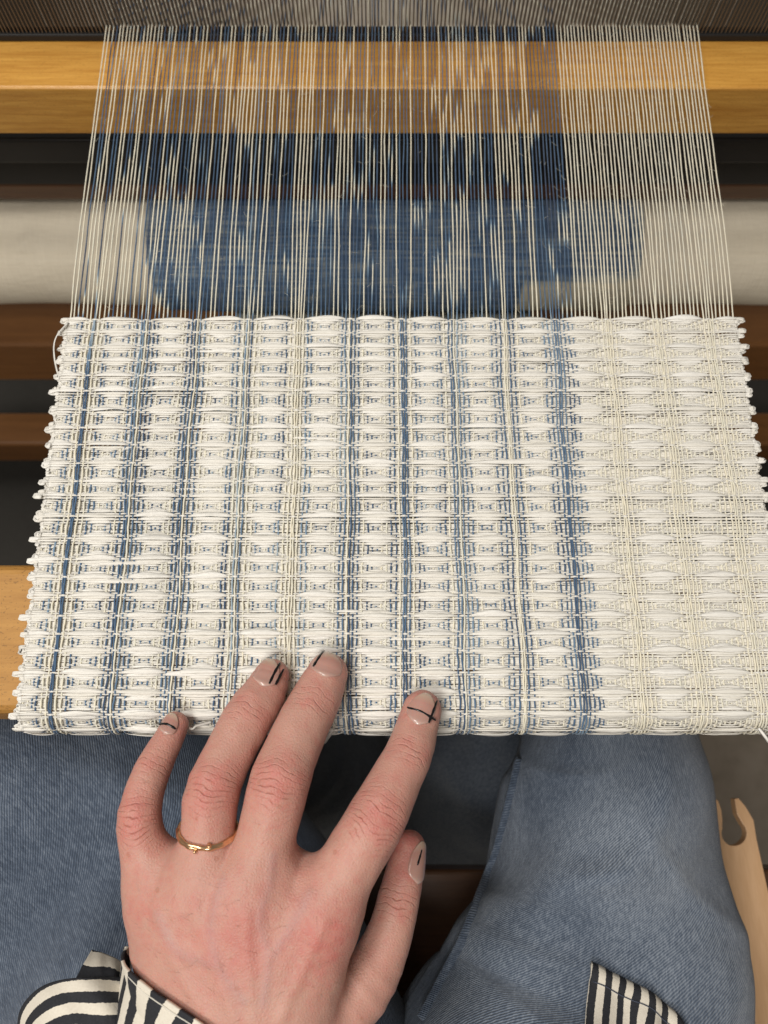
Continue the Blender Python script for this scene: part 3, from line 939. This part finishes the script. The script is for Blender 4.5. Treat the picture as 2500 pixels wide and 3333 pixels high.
for pts in ([(820, 1010, 24), (800, 1150, 26), (760, 1300, 26), (800, 1480, 22), (780, 1660, 18)], [(600, 1120, 22), (560, 1300, 20), (590, 1480, 17), (700, 1640, 16)],
            [(980, 1180, 24), (900, 1330, 24), (800, 1480, 22)], [(330, 1260, 15), (420, 1420, 14), (590, 1480, 17)]):
    d2 = polyd(pts); vein = np.maximum(vein, np.exp(-(d2 / .0016) ** 2) * topf); bumpd += .00022 * np.exp(-(d2 / .0015) ** 2) * topf
V = V + NRM * bumpd[:, None]
hand_me = make_mesh('person', V, quads=Q, attrs={'wr': wr, 'red': red, 'vein': vein})
person = link('person', hand_me, M['skin'])
person['label'] = 'seated person in jeans and striped shirt resting their left hand on the cloth'
person['category'] = 'person'

# fine hairs on the back of the hand and the first finger joints
M['hair'] = flat_mat('body_hair', (.30, .15, .09), .5)
HV, HQ, HT = [], [], []; ho = 0
hsel = np.where((NRM[:, 2] > .55))[0]
hx, hy = crop(np.array([0]), np.array([0]))
cand = gN.choice(hsel, 420, replace=False)
nh = 0
for q in cand:
    p = V[q]; d_ = axis_depth(p); pxq = 1250 + FPX * p[0] / d_; pyq = proj_py(p[1], p[2])
    cxq, cyq = (pxq - 300) / .7233, (pyq - 2050) / .7233
    ok = (cyq > 1150 and cyq < 1790 and 180 < cxq < 1150) or (860 < cyq < 1060 and (430 < cxq < 620 or 690 < cxq < 900 or 1100 < cxq < 1280))
    if not ok or nh > 230: continue
    nh += 1
    n_ = NRM[q]; dr = np.array([gN.normal(-.5, .4), gN.normal(.3, .5), 0]); dr -= (dr @ n_) * n_; dr /= np.linalg.norm(dr)
    L_ = gN.uniform(.003, .0075); t_ = np.linspace(0, 1, 5)[:, None]
    path = p - n_ * .0002 + dr * L_ * t_ + n_ * (.0011 * np.sin(t_ * 2.2)) + np.cross(n_, dr) * (L_ * gN.normal(0, .25) * t_ ** 2)
    v_, q_, t3 = tube(path,    .000032 * (1 - .7 * t_[:, 0]), n=3)
    HV.append(v_); HQ.append(q_ + ho); HT.append(t3 + ho); ho += len(v_)
ho_ = link('hair', make_mesh('hair', np.vstack(HV), np.vstack(HQ), np.vstack(HT)), M['hair'], person); ho_['kind'] = 'stuff'
# nails
def trace(px, py):
    D = np.array([ray(a, b) for a, b in zip(px, py)])
    O = np.array([0, 0, H_CAM]); t = np.full(len(D), .22)
    for _ in range(60):
        d = sdf(O + D * t[:, None]); t = t + d * .9
    return O + D * t[:, None]
def on_skin(P, off, it=3):
    for _ in range(it): P = P - sgrad(P) * sdf(P)[:, None]
    return P + sgrad(P) * np.asarray(off)[:, None]
def nail_grid(mapf, nu=18, nv=18):
    u, v = np.meshgrid(np.linspace(-1, 1, nu), np.linspace(-1, 1, nv), indexing='ij')
    # superellipse outline: square-ish base, round tip
    uu = u; k = np.where(u > 0, 2.3, 5.0)
    wv = (1 - np.abs(u) ** k * .62) 
    vv = v * wv
    uc = u - .16 * np.abs(v) ** 2.4 * np.sign(u) * (u > 0) + .16 * (v ** 2) * (u < 0) * np.abs(u)
    return uc, vv, u, v
def build_nail(mapf, lines, label):
    uc, vv, u, v = nail_grid(mapf)
    P0 = mapf(uc.ravel(), vv.ravel())
    edge = np.maximum(np.abs(u), np.abs(v)).ravel()
    lift = np.where(edge > .95, -.00022, .00034 + .00020 * (1 - np.abs(v.ravel()) ** 2))
    tip = (u.ravel() > .9) & (np.abs(v.ravel()) < .8)
    lift = np.where(tip, .0004, lift)
    P = on_skin(P0, lift)
    me = make_mesh('fingernail', P, quads=grid_faces(*u.shape), attrs={'nu': (u.ravel() + 1) / 2})
    o = link('fingernail', me, M['nail'], person)
    sd = o.modifiers.new('thick', 'SOLIDIFY'); sd.thickness = .0003; sd.offset = 0
    ss = o.modifiers.new('ss', 'SUBSURF'); ss.levels = 1; ss.render_levels = 2
    for ln, wd in lines:
        C = catmull(ln, 24)
        tan = np.gradient(C, axis=0); tan /= np.linalg.norm(tan, axis=1, keepdims=True)
        nrm = np.stack([-tan[:, 1], tan[:, 0]], -1)
        t = np.linspace(0, 1, 24); prof = wd * (np.sin(np.clip(t * 3.0, 0, math.pi / 2)) * .5 + .5) * np.where(t > .9, .8, 1) * (1 + .15 * np.sin(t * 17))
        G = np.stack([C + nrm * prof[:, None] * k for k in (-1, -.4, .4, 1)], 1).reshape(-1, 2)
        PP = trace(*crop(G[:, 0], G[:, 1]))
        off = np.tile([.00052, .00070, .00070, .00052], 24)
        PP = on_skin(PP, off)
        ml = make_mesh('painted_line', PP, quads=grid_faces(24, 4))
        q = link('painted_line', ml, M['paint'], o)
        sd = q.modifiers.new('thick', 'SOLIDIFY'); sd.thickness = .0002; sd.offset = 0
def px_map(c, ax, hl, hw):
    ax = np.array(ax, float); ax /= np.linalg.norm(ax); sd = np.array([-ax[1], ax[0]])
    return lambda u, v: trace(*crop(c[0] + ax[0] * hl * u + sd[0] * hw * v, c[1] + ax[1] * hl * u + sd[1] * hw * v))
build_nail(px_map((347, 424), (.45, -.9), 50, 44), [([(304, 427), (340, 429), (374, 448)], 6)], '')
build_nail(px_map((786, 193), (.33, -.94), 62, 64), [([(843, 153), (822, 190), (795, 246)], 5.5), ([(857, 180), (842, 210), (822, 250)], 5)], '')
build_nail(px_map((1058, 158), (.26, -.96), 54, 74), [([(1042, 103), (1022, 130), (997, 170)], 5)], '')
build_nail(px_map((1484, 357), (.33, -.94), 72, 64), [([(1422, 352), (1480, 370), (1541, 407)], 5.5), ([(1547, 322), (1532, 365), (1511, 420)], 5)], '')
tc, tr = thumbc
tax = tc[0] - tc[3]; tax /= np.linalg.norm(tax)
tdors = np.array([.80, 0, .60]); tdors -= (tdors @ tax) * tax; tdors /= np.linalg.norm(tdors)
tlat = np.cross(tax, tdors)
def thumb_map(u, v):
    ctr = tc[0] - tax * .0035
    ang = v * .85
    return ctr + tax * (u[:, None] * .0078) + tr[0] * 1.2 * (np.cos(ang)[:, None] * tdors + np.sin(ang)[:, None] * tlat)
build_nail(thumb_map, [([(1478, 988), (1470, 1022), (1460, 1058)], 4.5)], '')

# ring on the ring finger
c, r = chains['ring']
rows = np.array(FING['ring'])
k = np.interp(900, rows[:, 1], np.arange(len(rows))) / (len(rows) - 1) * (len(c) - 1); i = int(k)
pc = c[i] * (1 - k + i) + c[i + 1] * (k - i)
ax = c[i] - c[i + 1]; ax /= np.linalg.norm(ax)
ax = ax + np.array([.0, 0, .38]); ax /= np.linalg.norm(ax)
e1 = np.cross(ax, [0, 0, 1.0]); e1 /= np.linalg.norm(e1); e2 = np.cross(e1, ax)
ang = np.linspace(0, 2 * np.pi, 160, endpoint=False)
dirs = np.cos(ang)[:, None] * e1 + np.sin(ang)[:, None] * e2
tt = np.full(160, .004)
c_, r_ = chains['ring']
for _ in range(50):
    tt = tt - sd_chain((pc + dirs * tt[:, None]).astype(np.float32), (c_, r_)) * .8
tt = np.maximum(tt, np.percentile(tt, 25))
for _ in range(6): tt = .25 * np.roll(tt, 1) + .5 * tt + .25 * np.roll(tt, -1)
def ring_strand(ph, rad, offr, offa):
    q = np.concatenate([ang, ang[:1]])
    rr_ = np.append(tt, tt[0]) + offr + .00016 * np.sin(3 * q + ph) + .0001 * np.sin(11 * q + 2 * ph)
    P = pc + np.append(dirs, dirs[:1], 0) * rr_[:, None] + ax * (offa + .00012 * np.sin(2 * q + ph))[:, None]
    rad_ = rad * (1 + .12 * np.sin(7 * q + ph) + .08 * np.sin(17 * q))
    return tube(P, rad_, n=10, normal=np.append(dirs, dirs[:1], 0), caps=False)
ring = thing('ring', 'thin gold twig-like ring on the ring finger', 'ring', tuple(pc))
for ph, rad, of, oa in ((0, .00085, .00045, -.0003), (2.4, .00062, .00062, .0005)):
    Vt, Qt, _ = ring_strand(ph, rad, of, oa)
    link('band', make_mesh('band', Vt, Qt), M['gold'], ring)
for th_, da, sz in ((1.72, -.0011, .0008), (1.28, .0009, .0008)):
    j = int(th_ / (2 * np.pi) * 160)
    p = pc + dirs[j] * (tt[j] + .0011) + ax * da
    Vt, Qt, Tt = tube([p - dirs[j] * .0012, p - dirs[j] * .0002, p + dirs[j] * .0005, p + dirs[j] * .0009], [sz * .9, sz * .9, sz * .75, sz * .3], n=9, normal=ax)
    link('bud', make_mesh('bud', Vt, Qt, Tt), M['gold'], ring)

# ------------------------------------------------------------------ jeans
def leg(rows, nu, na, seed, paleness=.5):
    """rows: px, py (1659-wide reading), z, half-width px(1659), height ratio"""
    g = np.random.default_rng(seed)
    R = np.array(rows, float)
    P = un(R[:, 0] * 1.507, R[:, 1] * 1.507, R[:, 2])
    rad = R[:, 3] * 1.507 * axis_depth(P) / FPX
    Z = catmull(np.column_stack([P, rad, rad * R[:, 4]]), nu)
    c = Z[:, :3]; ra = Z[:, 3]; rb = Z[:, 4]
    t = np.gradient(c, axis=0); L = np.concatenate([[0], np.cumsum(np.linalg.norm(np.diff(c, axis=0), axis=1))])
    t /= np.linalg.norm(t, axis=1, keepdims=True)
    ref = np.array([0, 0, 1.0]); side = np.cross(t, ref)
    bad = np.linalg.norm(side, axis=1) < .05
    side /= np.linalg.norm(side, axis=1, keepdims=True) + 1e-9
    up = np.cross(side, t)
    an = np.linspace(0, 2 * np.pi, na, endpoint=False)
    A, Lg = np.meshgrid(an, L)
    disp = np.zeros_like(A)
    for _ in range(10):
        kl, ka = g.uniform(10, 70), g.integers(-4, 5)
        disp += g.uniform(.0004, .0016) * np.sin(kl * Lg + ka * A + g.uniform(0, 6.28))
    rm = ra.mean()
    for _ in range(11):
        l0, a0 = g.uniform(.05, L[-1] * .75), g.uniform(.5, 2.6)
        th_ = g.uniform(-.9, .9); dl = Lg - l0; da_ = (A - a0) * rm
        pp = dl * np.cos(th_) + da_ * np.sin(th_); qq = -dl * np.sin(th_) + da_ * np.cos(th_)
        disp += g.uniform(.0010, .0030) * np.exp(-((pp + 6 * qq ** 2) / g.uniform(.004, .009)) ** 2) * np.exp(-(qq / g.uniform(.03, .06)) ** 2)
    V = c[:, None] + side[:, None] * ((ra[:, None] + disp) * np.cos(A))[..., None] + up[:, None] * ((rb[:, None] + disp) * np.sin(A))[..., None]
    wear_shade = paleness + .22 * np.sin(A) + 0 * Lg
    cuv = np.stack([Lg, A * ra.mean(), wear_shade], -1)
    return V, cuv, grid_faces(nu, na, True)
legs = [
 leg([(1310, 1330, -.150, 150, 1.0), (1316, 1470, -.142, 165, .95), (1315, 1590, -.140, 180, .95), (1320, 1700, -.140, 217, .9), (1314, 1830, -.140, 241, .86), (1305, 2000, -.138, 280, .78), (1275, 2212, -.130, 335, .68), (1200, 2450, -.12, 430, .66), (1150, 2800, -.11, 480, .6)], 150, 120, 4, .52),
 leg([(-330, 1400, -.152, 230, .9), (-60, 1570, -.146, 330, .8), (160, 1760, -.142, 390, .72), (300, 1980, -.140, 410, .68), (400, 2212, -.134, 430, .66), (480, 2500, -.12, 460, .62), (520, 2850, -.11, 480, .6)], 150, 120, 9, .25),  # left thigh: its shade is painted in as a darker denim tone
]
allV, allQ, allC = [], [], []
o0 = 0
calf = [
 leg([(1310, 1370, -.16, 130, 1), (1260, 1480, -.27, 150, 1), (1130, 1620, -.36, 190, 1), (1010, 1720, -.46, 185, 1), (940, 1760, -.55, 180, 1), (900, 1760, -.63, 180, 1)], 70, 60, 14, .6),
 leg([(300, 1500, -.19, 200, 1), (520, 1560, -.28, 180, 1), (640, 1640, -.38, 180, 1), (740, 1730, -.50, 150, 1), (780, 1760, -.62, 140, 1)], 70, 60, 17, .6),
]
for V_, c_, f_ in legs + calf:
    n_ = V_.shape[0] * V_.shape[1]
    allV.append(V_.reshape(-1, 3)); allC.append(c_.reshape(-1, 3)); allQ.append(f_ + o0); o0 += n_
JV, JQ = np.vstack(allV), np.vstack(allQ)
jeans = link('jeans', make_mesh('jeans', JV, JQ, attrs={'cuv': np.vstack(allC)}), M['denim'], person)
bvh = BVHTree.FromPolygons([tuple(v) for v in JV], [tuple(int(x) for x in q) for q in JQ])
def on_jeans(px, py, off=0.0):
    d = ray(px, py)
    h = bvh.ray_cast(Vector((0, 0, H_CAM)), Vector(d))
    if h[0] is None: return None
    return np.array(h[0]) + np.array(h[1]) * off * (1 if h[1].dot(Vector(d)) < 0 else -1)
# inseam on the right thigh
pts = []
for q in np.linspace(0, 1, 40):
    a = np.interp(q, [0, .3, .6, 1], [1118, 1068, 1000, 905]) + 8; b = np.interp(q, [0, .3, .6, 1], [1640, 1840, 2020, 2205])
    p = on_jeans(a * 1.507, b * 1.507, .0005)
    if p is not None: pts.append(p)
if len(pts) > 8:
    Vt, Qt, Tt = tube(catmull(np.array(pts)[::3], 60), .0030, .0006, n=8)
    link('inseam', make_mesh('inseam', Vt, Qt, Tt, attrs={'cuv': np.column_stack([np.append(np.repeat(np.linspace(0, .18, 60), 8), [0, .18]), np.append(np.tile(np.arange(8) * .0009, 60), [0, 0]), np.full(len(Vt), .40)])}), M['denim'], jeans)

# ------------------------------------------------------------------ shirt
tz = np.linspace(0, 1, 40); ta = np.linspace(0, 2 * np.pi, 72, endpoint=False)
prof = catmull([(.165, .115, -.20), (.160, .115, -.08), (.155, .105, .05), (.175, .110, .20), (.190, .105, .30), (.175, .085, .37), (.08, .06, .41), (.055, .055, .44)], 40)
TX = prof[:, 0:1] * np.sign(np.cos(ta)) * np.abs(np.cos(ta)) ** .8
TY = -.43 + prof[:, 1:2] * np.sin(ta)
TG = np.stack([TX, TY, np.broadcast_to(prof[:, 2:3], TX.shape)], -1)
scT = np.zeros(TG.shape); scT[..., 0] = (ta * .16 / .0112)[None]
link('shirt_body', make_mesh('shirt_body', TG.reshape(-1, 3), quads=grid_faces(40, 72, True), attrs={'scuv': scT.reshape(-1, 3)}), M['striped'], person)
def sheet(name, G, sc, parent, thick=.0011, mat=None):
    nu, nv = G.shape[:2]
    me = make_mesh(name, G.reshape(-1, 3), quads=grid_faces(nu, nv), attrs={'scuv': sc.reshape(-1, 3)})
    o = link(name, me, mat or M['striped'], parent)
    s = o.modifiers.new('thick', 'SOLIDIFY'); s.thickness = thick; s.offset = 0
    return o
# cuff: edge curve (close-up px, z mm) swept back along the forearm
edge = catmull([un(*crop(a, b), z / 1000) for a, b, z in
                ((175, 1480, -22), (150, 1440, -12), (160, 1424, -2), (208, 1484, 8), (325, 1590, 15.5), (440, 1690, 19), (545, 1780, 21), (690, 1900, 21), (860, 2030, 14), (960, 2110, 0))], 90)
tdirs = catmull([un(*crop(a, b), z / 1000) for a, b, z in
                 ((120, 2250, -60), (60, 2200, -40), (30, 2180, -22), (20, 2200, -8), (40, 2240, 6), (110, 2300, 12), (200, 2380, 15), (330, 2480, 14), (500, 2600, 4), (600, 2700, -14))], 90)
nv = 60
tv = np.linspace(0, 1, nv) ** 1.3
G = edge[:, None] * (1 - tv[None, :, None]) + tdirs[:, None] * tv[None, :, None]
uu = np.linspace(0, 1, 90)
G[..., 2] += .0012 * np.sin(uu * 21)[:, None] * np.sin(tv * 9)[None] + .0015 * np.sin(uu * 9 + 1)[:, None] * tv[None]
G[..., 2] += np.where(tv[None] < .035, .0006, 0)
gf = G.reshape(-1, 3)
for _ in range(4):
    ds_ = sdf(gf); nr_ = sgrad(gf)
    gf = gf + nr_ * np.clip(.0024 - ds_, 0, .004)[:, None]
G = gf.reshape(G.shape)
al = np.concatenate([[0], np.cumsum(np.linalg.norm(np.diff(edge, axis=0), axis=1))])
sc = np.zeros((90, nv, 3)); sc[..., 0] = (al / .0112 + .15)[:, None]; sc[..., 1] = tv[None]
shirt = sheet('shirt_sleeve', G, sc, person)
# stitching line on the cuff
k = int(np.argmin(abs(tv - .045)))
Vt, Qt, Tt = tube(G[8:80, k] + np.array([0, 0, .0008]), .00022, n=5)
link('stitching', make_mesh('stitching', Vt, Qt, Tt), M['thread_white'], shirt)
def zq(a, b): return a / 2.074, 2900 + b / 2.074
def patch(name, top, bot, z_top, z_bot, per, ph, parent, nu=70, nv=50, amp=.0012, seed=1):
    T_ = catmull(np.array([(*zq(a, b), z) for (a, b), z in zip(top, z_top)], float), nu)
    B_ = catmull(np.array([(*zq(a, b), z) for (a, b), z in zip(bot, z_bot)], float), nu)
    v = np.linspace(0, 1, nv)
    G2 = T_[:, None] * (1 - v[None, :, None]) + B_[:, None] * v[None, :, None]
    G2[..., 2] += 4 * .006 * (v * (1 - v))[None] 
    u_ = np.linspace(0, 1, nu)
    G2[..., 2] += amp * np.sin(u_ * 15 + 3 * seed)[:, None] * np.cos(v * 7 + u_[:, None] * 3)
    W = un(G2[..., 0], G2[..., 1], G2[..., 2])
    sc_ = np.zeros((nu, nv, 3)); sc_[..., 0] = per * v[None] + ph + .10 * np.sin(u_ * 5)[:, None]; sc_[..., 1] = u_[:, None]
    return sheet(name, W, sc_, parent)
patch('sleeve_placket', [(840, 590), (640, 585), (430, 600), (260, 665), (150, 790), (120, 960)],
      [(870, 1150), (700, 1180), (520, 1150), (400, 1170), (330, 1200), (290, 1260)],
      [-.012, -.006, -.006, -.012, -.022, -.034], [-.012, -.008, -.008, -.012, -.020, -.030], 3.9, -.22, shirt, seed=1)
patch('sleeve_facing', [(850, 520), (790, 470), (700, 430), (620, 405)], [(830, 720), (720, 690), (600, 650), (500, 620)],
      [-.028, -.026, -.026, -.030], [-.026, -.022, -.022, -.026], 1.2, .05, shirt, nu=40, nv=30, amp=.0006, seed=2)
# hem lying on the right thigh
def zh(a, b): return 1200 + a / 1.276, 2350 + b / 1.276
topc = catmull([(918, 1004), (1040, 1062), (1160, 1128), (1232, 1182), (1300, 1262), (1370, 1400), (1400, 1560)], 70)
nv = 40; v = np.linspace(0, 1, nv)
G = np.zeros((70, nv, 3)); sc = np.zeros((70, nv, 3))
for i in range(70):
    for j in range(nv):
        a = topc[i, 0] - 60 * v[j] * (1 - i / 90); b = topc[i, 1] + 560 * v[j]
        q = on_jeans(*zh(a, b), .0035 + .001 * math.sin(i * .35) + (.0009 if v[j] < .11 else 0) - (.0025 if j == 0 else 0))
        if q is None: q = un(*zh(a, b), -.085)
        G[i, j] = q
        sc[i, j] = ((topc[i, 0] - 918 + .25 * (b - topc[i, 1]) * 0) / 56.0 + .45, v[j], 0)
for _ in range(4):
    G[1:-1, 1:-1] = .5 * G[1:-1, 1:-1] + .125 * (G[:-2, 1:-1] + G[2:, 1:-1] + G[1:-1, :-2] + G[1:-1, 2:])
hem = sheet('shirt_hem', G, sc, person, .0016)
k = 5
Vt, Qt, Tt = tube(G[1:66, k] + np.array([0, 0, .0010]), .00028, n=5)
link('stitching', make_mesh('stitching', Vt, Qt, Tt), M['thread_navy'], hem)
